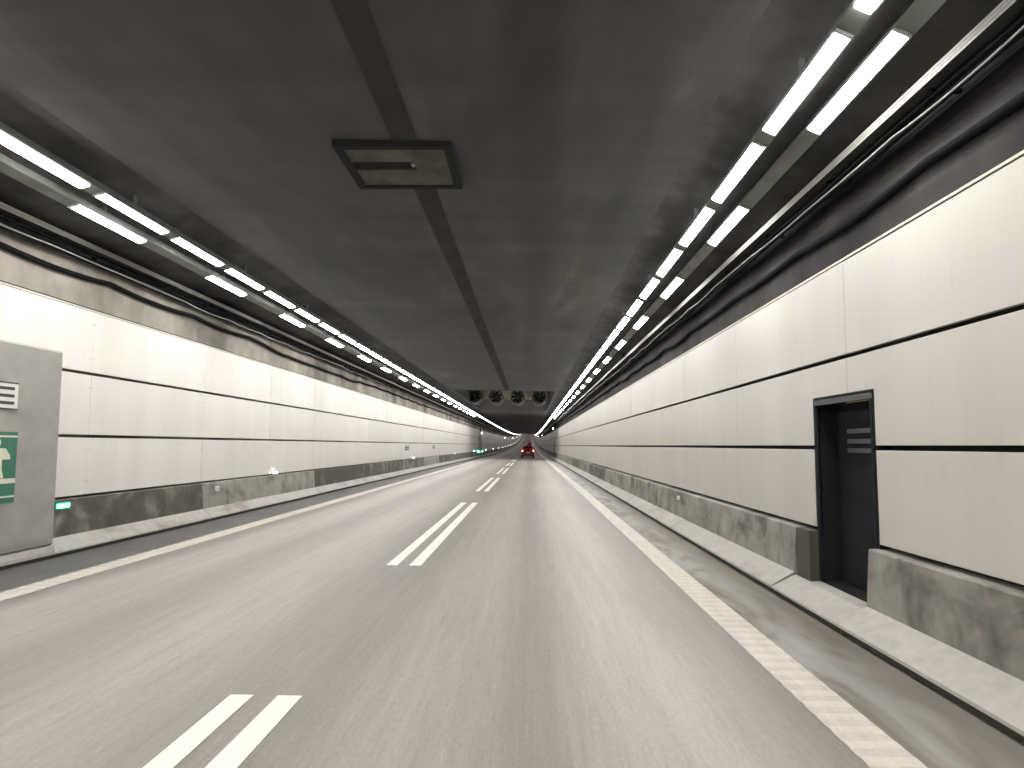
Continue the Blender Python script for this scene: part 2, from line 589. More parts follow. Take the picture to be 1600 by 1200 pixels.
wallR = thing("tunnel_wall", (WALL_R, 0, 0), "right tunnel wall clad in three rows of cream panels with the dark doorway", "wall")
mb = MB()
wall_sheet(mb, 0.0, -0.3, WTOP_R, M['wall_r'], [DOOR, DOOR2])
mb.f = [f[::-1] for f in mb.f]
mb.build("concrete_wall", wallR)
wallL = thing("tunnel_wall", (WALL_L, 0, 0), "left tunnel wall clad in three rows of cream panels behind the grey cabinet", "wall")
mb = MB()
wall_sheet(mb, 0.0, -0.3, WTOP_L, M['wall_l'], [])
mb.build("concrete_wall", wallL)

# panels
PITCH = 4.0
PH0 = 3.5                           # vertical joints at 3.5 + 4 k


def panel_mesh(name, poly, side, mat, clips=True):
    """poly: outline in (d, z), counter-clockwise; the face looks towards the road"""
    c = MB()
    t, e = 0.045, 0.003
    n = len(poly)
    cx = sum(p[0] for p in poly) / n
    cz = sum(p[1] for p in poly) / n
    sgn = -1 if side == 'R' else 1   # direction of the road from the panel
    inset = []
    for i in range(n):               # offset inwards by e
        p0, p1, p2 = poly[i - 1], poly[i], poly[(i + 1) % n]
        d1 = Vector((p1[0] - p0[0], p1[1] - p0[1])).normalized()
        d2 = Vector((p2[0] - p1[0], p2[1] - p1[1])).normalized()
        n1, n2 = Vector((-d1.y, d1.x)), Vector((-d2.y, d2.x))
        o = (n1 + n2)
        o = o / max(0.3, o.dot(n1))
        inset.append((p1[0] + o.x * e, p1[1] + o.y * e))
    back = [(-sgn * t, p[0], p[1]) for p in poly]
    mid = [(-sgn * e, p[0], p[1]) for p in poly]
    front = [(0, p[0], p[1]) for p in inset]
    rings = [back, mid, front]
    if sgn < 0:
        rings = [r[::-1] for r in rings]
    c.loft(rings, mat, True, True)
    if clips:
        z0, z1 = min(p[1] for p in poly), max(p[1] for p in poly)
        y0, y1 = min(p[0] for p in poly), max(p[0] for p in poly)
        for zz in (z0 + 0.22 * (z1 - z0), z0 + 0.78 * (z1 - z0)):
            for yy in (y0 + 0.02, y1 - 0.06):
                xa, xb = sorted((-sgn * 0.01, sgn * 0.003))
                c.box(xa, xb, yy, yy + 0.04, zz, zz + 0.022, M['clip'])
    return c.mesh(name)


def rect(y0, y1, z0, z1):
    return [(y0, z0), (y1, z0), (y1, z1), (y0, z1)]


NP = 75
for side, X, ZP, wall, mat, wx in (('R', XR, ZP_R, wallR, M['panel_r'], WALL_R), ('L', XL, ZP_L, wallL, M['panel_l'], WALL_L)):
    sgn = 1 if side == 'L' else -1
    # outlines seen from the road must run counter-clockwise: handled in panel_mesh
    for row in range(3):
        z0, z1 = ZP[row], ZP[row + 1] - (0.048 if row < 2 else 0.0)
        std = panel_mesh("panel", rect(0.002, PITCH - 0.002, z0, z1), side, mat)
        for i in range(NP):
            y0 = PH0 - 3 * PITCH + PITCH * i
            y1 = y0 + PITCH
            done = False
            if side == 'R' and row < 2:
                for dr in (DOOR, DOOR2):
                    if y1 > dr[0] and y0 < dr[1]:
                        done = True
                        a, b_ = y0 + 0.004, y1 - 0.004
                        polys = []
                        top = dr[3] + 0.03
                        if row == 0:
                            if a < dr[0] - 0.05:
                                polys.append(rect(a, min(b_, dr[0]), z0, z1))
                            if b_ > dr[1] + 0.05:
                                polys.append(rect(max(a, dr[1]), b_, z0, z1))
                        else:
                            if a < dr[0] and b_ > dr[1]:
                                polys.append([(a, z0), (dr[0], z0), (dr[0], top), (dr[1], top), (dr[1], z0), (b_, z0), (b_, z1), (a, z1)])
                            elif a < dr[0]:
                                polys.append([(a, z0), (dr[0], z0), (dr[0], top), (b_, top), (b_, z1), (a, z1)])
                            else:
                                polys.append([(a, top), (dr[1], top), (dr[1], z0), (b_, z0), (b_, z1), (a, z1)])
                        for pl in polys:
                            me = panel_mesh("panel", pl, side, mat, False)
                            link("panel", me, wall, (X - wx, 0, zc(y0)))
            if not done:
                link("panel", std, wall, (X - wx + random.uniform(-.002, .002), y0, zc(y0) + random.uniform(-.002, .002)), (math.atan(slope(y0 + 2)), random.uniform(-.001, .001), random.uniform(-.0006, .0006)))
        # panels too far to tell apart
        mb = MB()
        y0 = PH0 - 3 * PITCH + PITCH * NP
        while y0 < D1:
            z_, y1 = zc(y0), y0 + PITCH - 0.02
            za = zc(y1)
            q = [(X - wx, y0, z0 + z_), (X - wx, y1, z0 + za), (X - wx, y1, z1 + za), (X - wx, y0, z1 + z_)]
            mb.face(q if side == 'L' else q[::-1], mat)
            y0 += PITCH
        y0 = PH0 - 4 * PITCH
        while y0 > D0:
            q = [(X - wx, y0, z0), (X - wx, y0 + PITCH - .01, z0), (X - wx, y0 + PITCH - .01, z1), (X - wx, y0, z1)]
            mb.face(q if side == 'L' else q[::-1], mat)
            y0 -= PITCH
        o = mb.build("far_panels", wall)
        o["kind"] = "stuff"
    # trim along the top edge
    mb = MB()
    zt = ZP[3]
    prof = [(X - wx - sgn * 0.01, zt + 0.008), (X - wx + sgn * 0.006, zt + 0.008), (X - wx + sgn * 0.006, zt + 0.030), (X - wx - sgn * 0.02, zt + 0.030)]
    strip(mb, prof, M['trim'], ST, 0, flip=(side == 'R'))
    mb.build("top_trim", wall)
    mb = MB()
    prof = [(X - wx - sgn * 0.02, zt + 0.031), (X - wx - sgn * 0.02, zt + 0.056), (X - wx - sgn * 0.11, zt + 0.056)]  # dark strip that paints a shadow gap above the trim
    strip(mb, prof, M['black_gap'], ST, 0, flip=(side == 'R'))
    mb.build("shadow_gap_strip", wall)

# ------------------------------------------------------------------ ceiling with the fan niche
NI = (47.0, 66.0, 73.5, -5.0, 1.65)  # near edge, end of roof, end of slope, x range
NZ = 1.45                            # height of the niche roof above the ceiling


def zceil(x):
    t = (x - CEIL_L[0]) / (CEIL_R[0] - CEIL_L[0])
    return CEIL_L[1] + t * (CEIL_R[1] - CEIL_L[1])


mb = MB()
prof = [(WALL_L - 0.02, WTOP_L), CEIL_L, (NI[3], zceil(NI[3])), (NI[4], zceil(NI[4])), CEIL_R, (WALL_R + 0.02, WTOP_R)]
pre = [s for s in ST if s < NI[0]] + [NI[0]]
post = [NI[2]] + [s for s in ST if s > NI[2] + 0.1]
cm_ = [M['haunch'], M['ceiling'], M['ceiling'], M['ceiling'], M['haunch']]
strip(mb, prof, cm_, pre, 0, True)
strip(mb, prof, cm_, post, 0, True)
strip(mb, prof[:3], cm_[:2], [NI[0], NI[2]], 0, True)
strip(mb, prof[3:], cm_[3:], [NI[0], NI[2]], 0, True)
xa, xb = NI[3], NI[4]
za, zb = zceil(xa), zceil(xb)
mb.face([(xa, NI[0], za + NZ), (xa, NI[1], za + NZ), (xb, NI[1], zb + NZ), (xb, NI[0], zb + NZ)], M['ceiling'])
mb.face([(xa, NI[0], za), (xa, NI[0], za + NZ), (xb, NI[0], zb + NZ), (xb, NI[0], zb)], M['niche'])
mb.face([(xa, NI[0], za), (xa, NI[2], za), (xa, NI[1], za + 0.62), (xa, NI[1], za + NZ), (xa, NI[0], za + NZ)], M['ceiling'])
mb.face([(xb, NI[0], zb), (xb, NI[0], zb + NZ), (xb, NI[1], zb + NZ), (xb, NI[1], zb + 0.62), (xb, NI[2], zb)], M['ceiling'])
mb.face([(xa, NI[1], za + NZ), (xa, NI[1], za + 0.62), (xb, NI[1], zb + 0.62), (xb, NI[1], zb + NZ)], M['niche'])
mb.face([(xa, NI[1], za + 0.62), (xa, NI[2], za), (xb, NI[2], zb), (xb, NI[1], zb + 0.62)], M['ceiling'])
struct(mb.build("ceiling"))

# ------------------------------------------------------------------ concrete barriers at the foot of the walls


def barrier_profile(side):
    if side == 'R':
        offs = [(0.04, -0.05), (0.04, 0.055), (0.0, 0.06), (0.006, 0.085), (0.285, 0.245), (0.322, 0.765), (0.334, 0.778), (0.53, 0.778)]
        return [(KR + o, zr(KR) + z) for o, z in offs]
    offs = [(0.03, -0.05), (0.03, 0.05), (0.0, 0.055), (0.006, 0.08), (0.205, 0.245), (0.240, 0.768), (0.252, 0.78), (0.43, 0.78)]
    return [(KL - o, zr(KL) + z) for o, z in offs]


def barrier_segment(side, y0, y1, stain, parent):
    p = barrier_profile(side)
    mats = [M['black_gap'], M['black_gap'], M['barrier_base'], M['barrier_base'], M['barrier'], M['barrier'], M['barrier']]
    mb = MB()
    n = max(1, int((y1 - y0) / 4))
    sts = [y0 + 0.012 + (y1 - y0 - 0.024) * t / n for t in range(n + 1)]
    rings = [[(x, d, z + zc(d)) for x, z in (p if side == 'L' else p[::-1])] for d in sts]
    mm = mats if side == 'L' else mats[::-1]
    mb.loft(rings, mm, closed=False, caps=False)
    for d in (sts[0], sts[-1]):      # end faces
        pts = [(x, d, z + zc(d)) for x, z in p] + [(p[-1][0], d, p[0][1] + zc(d))]
        mb.face(pts, M['barrier'])
    o = mb.build("barrier_segment", parent)
    o.color = (stain, 0, 0, 1)
    return o


barL = thing("concrete_barrier", (0, 0, 0), "stained concrete barrier along the foot of the left wall", "barrier")
barR = thing("concrete_barrier", (0, 0, 0), "grey concrete barrier along the foot of the right wall", "barrier")
CAB = (7.98, 10.33)                  # left cabinet
CAB2 = (98.6, 101.2)
fixL = {15: 0.36, 23: 0.86, 31: 0.66, 39: 0.60, 47: 0.22, 55: 0.66, 63: 0.60}
fixR = {-1: 0.46, 7: 0.40, 15: 0.45, 23: 0.42, 31: 0.70, 39: 0.50, 47: 0.66}
d = -57.0
while d < D1 - 10:
    a, b_ = d + 0.4, d + 8.4
    st = fixL.get(int(round(d)), random.uniform(0.35, 0.75))
    pieces = [(a, b_)]
    for c0, c1 in (CAB, CAB2):
        nxt = []
        for p0, p1 in pieces:
            if c1 <= p0 or c0 >= p1:
                nxt.append((p0, p1))
            else:
                if c0 - p0 > 0.3:
                    nxt.append((p0, c0))
                if p1 - c1 > 0.3:
                    nxt.append((c1, p1))
        pieces = nxt
    for p0, p1 in pieces:
        barrier_segment('L', p0, p1, 0.70 if abs(p0 - CAB[1]) < 0.1 else st, barL)
    st = fixR.get(int(round(d)), random.uniform(0.35, 0.7))
    pieces = [(d, d + 8.0)]
    for c0, c1 in ((DOOR[0] - 0.02, DOOR[1] + 0.45), (DOOR2[0] - 0.02, DOOR2[1] + 0.45)):
        nxt = []
        for p0, p1 in pieces:
            if c1 <= p0 or c0 >= p1:
                nxt.append((p0, p1))
            else:
                if c0 - p0 > 0.3:
                    nxt.append((p0, c0))
                if p1 - c1 > 0.3:
                    nxt.append((c1, p1))
        pieces = nxt
    for p0, p1 in pieces:
        barrier_segment('R', p0, p1, st, barR)
    d += 8.0

# ------------------------------------------------------------------ doorways in the right wall


def doorway(dr, label, sill_len):
    d0, d1, z0, z1 = dr
    xb = 3.66
    t = thing("emergency_door", (XR, d0, zc(d0)), label, "door")
    L = d1 - d0
    D = xb - XR
    mb = MB()                        # lining of the recess
    mb.box(0.0, D, -0.06, 0.0, z0 - 0.05, z1 + 0.02, M['door_dark'])
    mb.box(0.0, D, L, L + 0.06, z0 - 0.05, z1 + 0.02, M['door_dark'])
    mb.box(0.0, D, -0.06, L + 0.06, z1 - 0.002, z1 + 0.045, M['door_dark'])
    mb.box(0.004, D + 0.1, -0.1, L + 0.1, z0 - 0.25, z0, M['door_dark'])
    mb.build("recess_lining", t)
    mb = MB()
    mb.box(-0.012, 0.012, -0.02, L + 0.02, z1 - 0.045, z1 + 0.012, M['lintel'])
    mb.build("lintel", t)
    for y in (-0.012, L - 0.028):
        mb = MB()
        mb.box(-0.008, 0.02, y, y + 0.04, z0, z1 - 0.046, M['door_dark'])
        mb.build("door_jamb", t)
    mb = MB()
    x = D - 0.12
    mb.box(x, x + 0.06, 0.03, L - 0.03, z0 + 0.01, z1 - 0.03, M['door_dark'])
    leaf = mb.build("door_leaf", t)
    for zz in (1.62, 1.72, 1.83):
        mb = MB()
        mb.box(x - 0.035, x - 0.001, 0.12, L - 0.35, zz, zz + 0.05, M['door_bar'])
        mb.build("louvre_bar", leaf)
    mb = MB()
    mb.box(x - 0.05, x - 0.03, 0.15, 0.27, 1.02, 1.05, M['door_bar'])
    mb.box(x - 0.05, x, 0.15, 0.17, 1.02, 1.05, M['door_bar'])
    mb.build("handle", leaf)
    # low step in the gap of the barrier
    mb = MB()
    ys0, ys1 = -0.01, L + 0.44
    kz = zr(KR)
    p = [(KR + 0.04 - XR, kz - 0.04), (KR + 0.04 - XR, kz + 0.055), (KR - XR, kz + 0.06), (KR + 0.006 - XR, kz + 0.080),
         (KR + 0.27 - XR, z0 - 0.012), (0.002, z0 - 0.004), (0.002, kz - 0.04)]
    rings = [[(a_, y, b2) for a_, b2 in p[::-1]] for y in (ys0, ys1)]
    mb.loft(rings, [M['barrier_base']] * 4 + [M['black_gap'], M['black_gap'], M['barrier_base']], True, True)
    mb.build("step", t)
    mb = MB()                        # short stub of upright barrier between the doorway and the next segment
    mb.box(-0.11, 0.10, L + 0.02, L + 0.42, z0 - 0.01, kz + 0.778, M['barrier'])
    mb.build("stub", t)
    return t


doorway(DOOR, "tall charcoal emergency door recessed in the right wall, close to the camera", 0)
doorway(DOOR2, "tiny dark doorway far along the right wall, beside the red car", 0)

# ------------------------------------------------------------------ cabinets with signs on the left
XC = -6.72


def cabinet(c, label, far=False):
    L = c[1] - c[0]
    t = thing("emergency_cabinet", (XC, c[0], zc(c[0])), label, "cabinet")
    mb = MB()
    z0, z1 = 0.30, 3.05
    e = 0.03
    prof = [(-0.36, z0), (-e, z0), (0, z0 + e), (0, z1 - e), (-e, z1), (-0.36, z1)]
    mb.loft([[(x, y, z) for x, z in prof] for y in (0.0, L)], M['cabinet'])
    body = mb.build("body", t)
    mb = MB()                        # raised door sheet with a rim
    mb.box(0.0, 0.010, 0.10, L - 0.09, z0 + 0.10, z1 - 0.28, M['cabinet'])
    mb.build("door_sheet", t)
    mb = MB()                        # plinth
    kz = zr(KL)
    p = [(KL + 0.0 - XC - 0.03, kz - 0.04), (KL - XC - 0.03, kz + 0.05), (KL - XC, kz + 0.055), (KL - XC - 0.004, kz + 0.10), (KL - XC - 0.03, z0 - 0.004), (-0.38, z0 - 0.004), (-0.38, kz - 0.04)]
    mb.loft([[(x, y, z) for x, z in p] for y in (-0.02, L + 0.02)], [M['black_gap'], M['black_gap'], M['barrier_base'], M['barrier_base'], M['barrier_base'], M['barrier'], M['barrier']])
    mb.build("plinth", t)
    return t


cabinet(CAB, "big grey metal emergency cabinet at the left edge, carrying two signs", False)
cabinet(CAB2, "tiny far grey cabinet on the left wall beside the distant green lamps", True)

# white plate: the right end of a three-barred character shows in the picture
t = thing("number_plate_sign", (XC + 0.011, 8.62, 0), "small white sign with black characters on the grey cabinet, above the green sign", "sign")
mb = MB()
mb.box(0, 0.012, 0, 0.82, 2.165, 2.51, M['white_plate'])
mb.build("plate", t)
mb = MB()
for z in (2.162, 2.498):
    mb.box(0.012, 0.016, 0.0, 0.82, z, z + 0.016, M['black_print'])
mb.box(0.012, 0.016, 0.0, 0.016, 2.178, 2.498, M['black_print'])
mb.build("border", t)
mb = MB()
mb.box(0.012, 0.015, 0.40, 0.47, 2.225, 2.452, M['black_print'])
for z in (2.225, 2.318, 2.412):
    mb.box(0.012, 0.015, 0.47, 0.755, z, z + 0.04, M['black_print'])
mb.build("printed_character", t)

t = thing("green_escape_sign", (XC + 0.011, 8.66, 0), "green and cream pictogram sign on the grey cabinet at the left edge", "sign")
mb = MB()
mb.box(0, 0.012, 0, 0.82, 0.965, 1.875, M['green_sign'])
mb.build("plate", t)
mb = MB()
for z, h in ((1.805, 0.022), (1.215, 0.062), (1.035, 0.022)):
    mb.box(0.012, 0.015, 0.0, 0.815, z, z + h, M['cream_print'])
mb.build("printed_line", t)
mb = MB()
pl = [(0.20, 1.285), (0.34, 1.285), (0.40, 1.38), (0.48, 1.285), (0.60, 1.285), (0.56, 1.40), (0.56, 1.52), (0.70, 1.52), (0.70, 1.565),
      (0.62, 1.66), (0.46, 1.672), (0.25, 1.64), (0.16, 1.55), (0.20, 1.53), (0.30, 1.575), (0.36, 1.50)]
mb.loft([[(x, y, z) for y, z in pl] for x in (0.012, 0.015)], M['cream_print'])
ring = [(0.47 + 0.055 * math.cos(a * math.pi / 6), 1.735 + 0.055 * math.sin(a * math.pi / 6)) for a in range(12)]
mb.loft([[(x, y, z) for y, z in ring] for x in (0.012, 0.015)], M['cream_print'])
mb.build("printed_figure", t)

# green LED lamps at the cabinets


def green_lamp(x, d, z, label, s=1.0):
    t = thing("green_lamp", (x, d, z + zc(d)), label, "lamp")
    mb = MB()
    mb.box(-0.04, 0.030, 0, 0.34 * s, -0.05 * s, 0.06 * s, M['green_bezel'])
    mb.build("bezel", t)
    mb = MB()
    mb.box(0.030, 0.045, 0.03 * s, 0.31 * s, -0.028 * s, 0.036 * s, M['green_led'])
    mb.build("lens", t)


green_lamp(-6.925, 10.62, 0.81, "glowing green lamp on the barrier just beside the grey cabinet")
for d, x, lab in ((96.0, -6.80, "left one of the two tiny green lamps far along the left barrier"),
                  (101.9, -6.78, "right one of the two tiny green lamps far along the left barrier")):
    t = thing("green_lamp", (x, d, 0.90), lab, "lamp")
    mb = MB()
    mb.box(-0.26, 0.26, 0, 0.5, -0.20, 0.16, M['green_bezel'])
    mb.build("bezel", t)
    mb = MB()
    mb.box(-0.20, 0.20, -0.02, 0.0, -0.13, 0.10, M['green_led'])
    mb.build("lens", t)

# ------------------------------------------------------------------ ceiling lamps in four rows
LP, LL = 2.0, 1.74
GAP0 = 7.03                         # centre of a gap between lamps
ROWS = {  # name: x, z, tilt, pitch, end
    'R1': (2.36, 4.79, 1, 2.0, 890.0),
    'R2': (2.80, 4.80, 1, 4.0, 82.0),
    'L1': (-5.62, 4.975, -1, 2.0, 890.0),
    'L2': (-6.04, 4.875, -1, 4.0, 80.0),
}
TILT = {1: math.radians(25), -1: math.radians(15)}


def lamp_meshes():
    h = MB()
    w = 0.072
    prof = [(-w, 0.030), (-w + 0.012, 0.055), (w - 0.012, 0.055), (w, 0.030), (w, -0.012), (-w, -0.012)]
    h.loft([[(x, y, z) for x, z in prof] for y in (0.0, LL)], M['housing'])
    dif, dim = MB(), MB()
    w2 = 0.062
    prof = [(-w2, -0.0125), (-w2, -0.022), (-w2 * 0.6, -0.034), (w2 * 0.6, -0.034), (w2, -0.022), (w2, -0.0125)]
    dif.loft([[(x, y, z) for x, z in prof] for y in (0.03, LL - 0.03)], M['lamp'])
    dim.loft([[(x, y, z) for x, z in prof] for y in (0.03, LL - 0.03)], M['lamp_dim'])
    cap = MB()
    cap.box(-w, w, 0.0, 0.028, -0.032, -0.0122, M['lamp_end'])
    return h.mesh("housing"), dif.mesh("diffuser"), dim.mesh("diffuser"), cap.mesh("end_cap")


ME_H, ME_D, ME_DIM, ME_C = lamp_meshes()
row_words = {'R1': "inner lamp row on the right", 'R2': "outer lamp row on the right", 'L1': "inner lamp row on the left", 'L2': "outer lamp row on the left"}
for rn, (x, z, sg, pitch, end) in ROWS.items():
    rot = TILT[sg] * sg
    mtx = Matrix.Rotation(rot, 4, 'Y')
    first = GAP0 + 0.13 - 2.0 + (0.15 if rn == 'L2' else 0.0)       # lamp 5.42..7.16
    seen_from = {'R1': 3.3, 'R2': 5.0, 'L1': 7.3, 'L2': 9.0}[rn]
    near_lim = 130.0 if pitch == 2.0 else end
    far_mb = MB()
    j = int(math.floor((D0 + 20 - first) / pitch)) + 1
    cnt = 0
    while True:
        d = first + pitch * j
        j += 1
        if d > end:
            break
        if seen_from <= d <= near_lim:
            lab = "%s lit lamp from the camera in the %s" % (ORD[cnt], row_words[rn])
            grp = "ceiling lamps of the " + row_words[rn]
            cnt += 1
            t = thing("ceiling_lamp", (x, d, z + zc(d)), lab, "lamp", grp, (math.atan(slope(d)), rot, 0))
            link("housing", ME_H, t)
            link("diffuser", ME_D if d < 84 else ME_DIM, t)
            link("end_cap", ME_C, t)
            link("end_cap", ME_C, t, (0, LL - 0.028, 0))
        else:
            # far ones, and unseen ones added around the camera for even light: one body and one lit face each, in a single string
            tm = Matrix.Translation((x, d, z + zc(d))) @ Matrix.Rotation(math.atan(slope(d)), 4, 'X') @ mtx
            far_mb.box(-0.072, 0.072, 0, LL, -0.012, 0.055, M['housing'], tm)
            far_mb.box(-0.062, 0.062, 0.03, LL - 0.03, -0.034, -0.0125, M['lamp'] if d < 84 else M['lamp_dim'], tm)
    if far_mb.f:
        o = far_mb.build("uncounted_ceiling_lamps")
        o["kind"] = "stuff"
        tag(o, "lamps far off or unseen around the camera in the " + row_words[rn], "lamps")
    # mounting channel
    t = thing("lamp_channel", (x, 0, z), "grey-green mounting channel carrying the " + row_words[rn], "channel")
    mb = MB()
    cs = [(-0.085, -0.004), (-0.085, 0.10), (0.085, 0.10), (0.085, -0.004), (0.074, -0.004), (0.074, 0.064), (-0.074, 0.064), (-0.074, -0.004)]
    cr = [tuple(mtx @ Vector((a, 0, b_))) for a, b_ in cs]
    sts = [s_ for s_ in ST if s_ < end] + [end]
    mb.loft([[(p[0], s_, p[2] + zc(s_)) for p in cr] for s_ in sts], M['channel'])
    mb.build("channel_rail", t)
    # cover strips between the lamps
    mb = MB()
    mb.box(-0.0735, 0.0735, LL + 0.004, pitch - 0.004, -0.006, 0.0, M['channel'], mtx)
    cm = mb.mesh("cover_strip")
    j = int(math.floor((-3 - first) / pitch)) + 1
    while True:
        d = first + pitch * j
        j += 1
        if d > 82:
            break
        link("cover_strip", cm, t, (0, d, zc(d)))
    mb = MB()
    mb.box(-0.02, 0.02, 0, 0.05, 0.05, 0.34, M['housing'])
    bm_ = mb.mesh("bracket")
    for q in range(0, 24):
        link("bracket", bm_, t, (0, -6.0 + 4.0 * q, 0))

# ------------------------------------------------------------------ cable trays and cables along the walls


def side_services(side):
    if side == 'R':
        s, xt, zt, xw, zw, xk, zk = 1, 3.09, 4.515, 3.10, 4.345, 3.375, 4.10
        word = "right"
    else:
        s, xt, zt, xw, zw, xk, zk = -1, -6.79, 4.735, -6.76, 4.515, -7.075, 4.41
        word = "left"
    t = thing("cable_tray", (0, 0, 0), "pale metal cable tray running below the %s lamp rows" % word, "cable tray")
    mb = MB()
    # lip towards the road, folded in three, then the tray floor back to the wall
    prof = [(xt + s * 0.012, zt + 0.082), (xt, zt + 0.079), (xt, zt + 0.058), (xt + s * 0.012, zt + 0.055), (xt, zt + 0.052), (xt, zt + 0.030),
            (xt + s * 0.012, zt + 0.027), (xt, zt + 0.024), (xt, zt + 0.0), (xt + s * 0.30, zt - 0.0)]
    strip(mb, prof, [M['galv']] * 8 + [M['duct']], ST, 0, flip=(side == 'R'))
    mb.build("tray", t)
    mb = MB()
    mb.box(min(xt + s * .08, xt + s * .33), max(xt + s * .08, xt + s * .33), 0, 0.04, zt - 0.03, zt - 0.004, M['cable_black'])
    bm_ = mb.mesh("support_arm")
    for q in range(60):
        d = 1.5 + 2.0 * q
        link("support_arm", bm_, t, (0, d, zc(d)))
    mb = MB()                        # dark cables packed below the tray
    for off, dz, r in ((0.16, -0.10, 0.03), (0.21, -0.15, 0.026), (0.12, -0.05, 0.022)):
        pts = []
        d = -10.0
        while d < 300:
            w_ = 0.012 * math.sin(d * 1.57 + off * 40)
            pts.append((xt + s * off, d, zt + dz + w_ + zc(d)))
            d += 1.0 if d < 90 else 4.0
        mb.tube(pts, r, M['cable_black'], 5)
    mb.build("packed_cables", t)
    # thin pale cable, slack between clips
    rnd = random.Random(11 if side == 'R' else 23)
    mb = MB()
    pts, d, ph = [], -10.0, rnd.random() * 6
    amp = [rnd.uniform(0.0, 0.045) for _ in range(200)]
    while d < 220:
        k_ = int((d + 12) / 2.0)
        f = ((d + 12) / 2.0) % 1.0
        sag = amp[k_] * (1 - (2 * f - 1) ** 2)
        pts.append((xw + s * 0.01 * math.sin(d * 0.7 + ph), d, zw - sag + 0.015 * math.sin(d * 0.31 + ph) + zc(d)))
        d += 0.25 if d < 60 else 2.0
    mb.tube(pts, 0.008, M['cable_pale'], 6)
    o = mb.build("pale_cable", smooth=True)
    tag(o, "thin pale slack cable below the %s cable tray" % word, "cable")
    # heavy black cable looped along the bare concrete
    mb = MB()
    pts, d = [], -10.0
    amp = [rnd.uniform(0.01, 0.08) for _ in range(200)]
    base = 0.0
    while d < 260:
        k_ = int((d + 12) / 3.0)
        f = ((d + 12) / 3.0) % 1.0
        sag = amp[k_] * (1 - (2 * f - 1) ** 2)
        step = 0.0
        if side == 'L':
            q = max(0.0, min(1.0, (d - 18.5) / 2.5))
            step = -0.12 * q * q * (3 - 2 * q)
            q2 = max(0.0, min(1.0, (d - 26.0) / 8))
            step += 0.10 * q2
        pts.append((xk, d, zk - sag + step + zc(d)))
        d += 0.25 if d < 60 else 2.0
    mb.tube(pts, 0.042, M['cable_black'], 7)
    o = mb.build("black_cable", smooth=True)
    tag(o, "heavy black cable sagging along the bare concrete above the %s panels" % word, "cable")


side_services('R')
side_services('L')

# ------------------------------------------------------------------ ceiling duct and hatch
mb = MB()
xd0, xd1 = -1.62, -1.30
for a, b_ in ((D0, 8.15), (9.65, NI[0] - 0.2)):
    zt = zceil(-1.46)
    mb.loft([[(xd0, y, zt + 0.003), (xd0 + 0.02, y, zt - 0.008), (xd1 - 0.02, y, zt - 0.010), (xd1, y, zt + 0.001)] for y in (a, b_)], M['duct'])
tag(mb.build("ceiling_duct"), "dark flat duct running lengthwise along the ceiling to the hatch box", "duct")

t = thing("ceiling_hatch", (-1.62, 8.2, zceil(-1.6)), "beige slotted hatch box with dark frame under the ceiling", "hatch")
mb = MB()
hw, hl = 0.70, 1.42
mb.box(-hw, hw, 0, 0.10, -0.075, 0.02, M['hatch_frame'])
mb.box(-hw, hw, hl - 0.10, hl, -0.075, 0.02, M['hatch_frame'])
mb.box(-hw, -hw + 0.10, 0.1, hl - 0.1, -0.075, 0.02, M['hatch_frame'])
mb.box(hw - 0.10, hw, 0.1, hl - 0.1, -0.075, 0.02, M['hatch_frame'])
mb.build("frame", t)
mb = MB()
mb.box(-hw + 0.1, hw - 0.1, 0.1, 0.52, -0.055, 0.0, M['hatch'])
mb.box(-hw + 0.1, hw - 0.1, 0.80, hl - 0.1, -0.055, 0.0, M['hatch'])
mb.box(0.18, hw - 0.1, 0.52, 0.80, -0.055, 0.0, M['hatch'])
mb.build("cover_plate", t)
mb = MB()
mb.box(-hw + 0.1, 0.18, 0.52, 0.80, -0.03, 0.0, M['hatch_frame'])
mb.build("slot", t)
mb = MB()
mb.lathe([(0.0, 0.0), (0.03, 0.005), (0.03, 0.03), (0.0, 0.035)], 0.16, 0.60, -0.05, M['galv'], 10)
mb.build("bolt", t)

# ------------------------------------------------------------------ jet fans in the niche
FAN_D, FAN_R = 60.0, 0.56


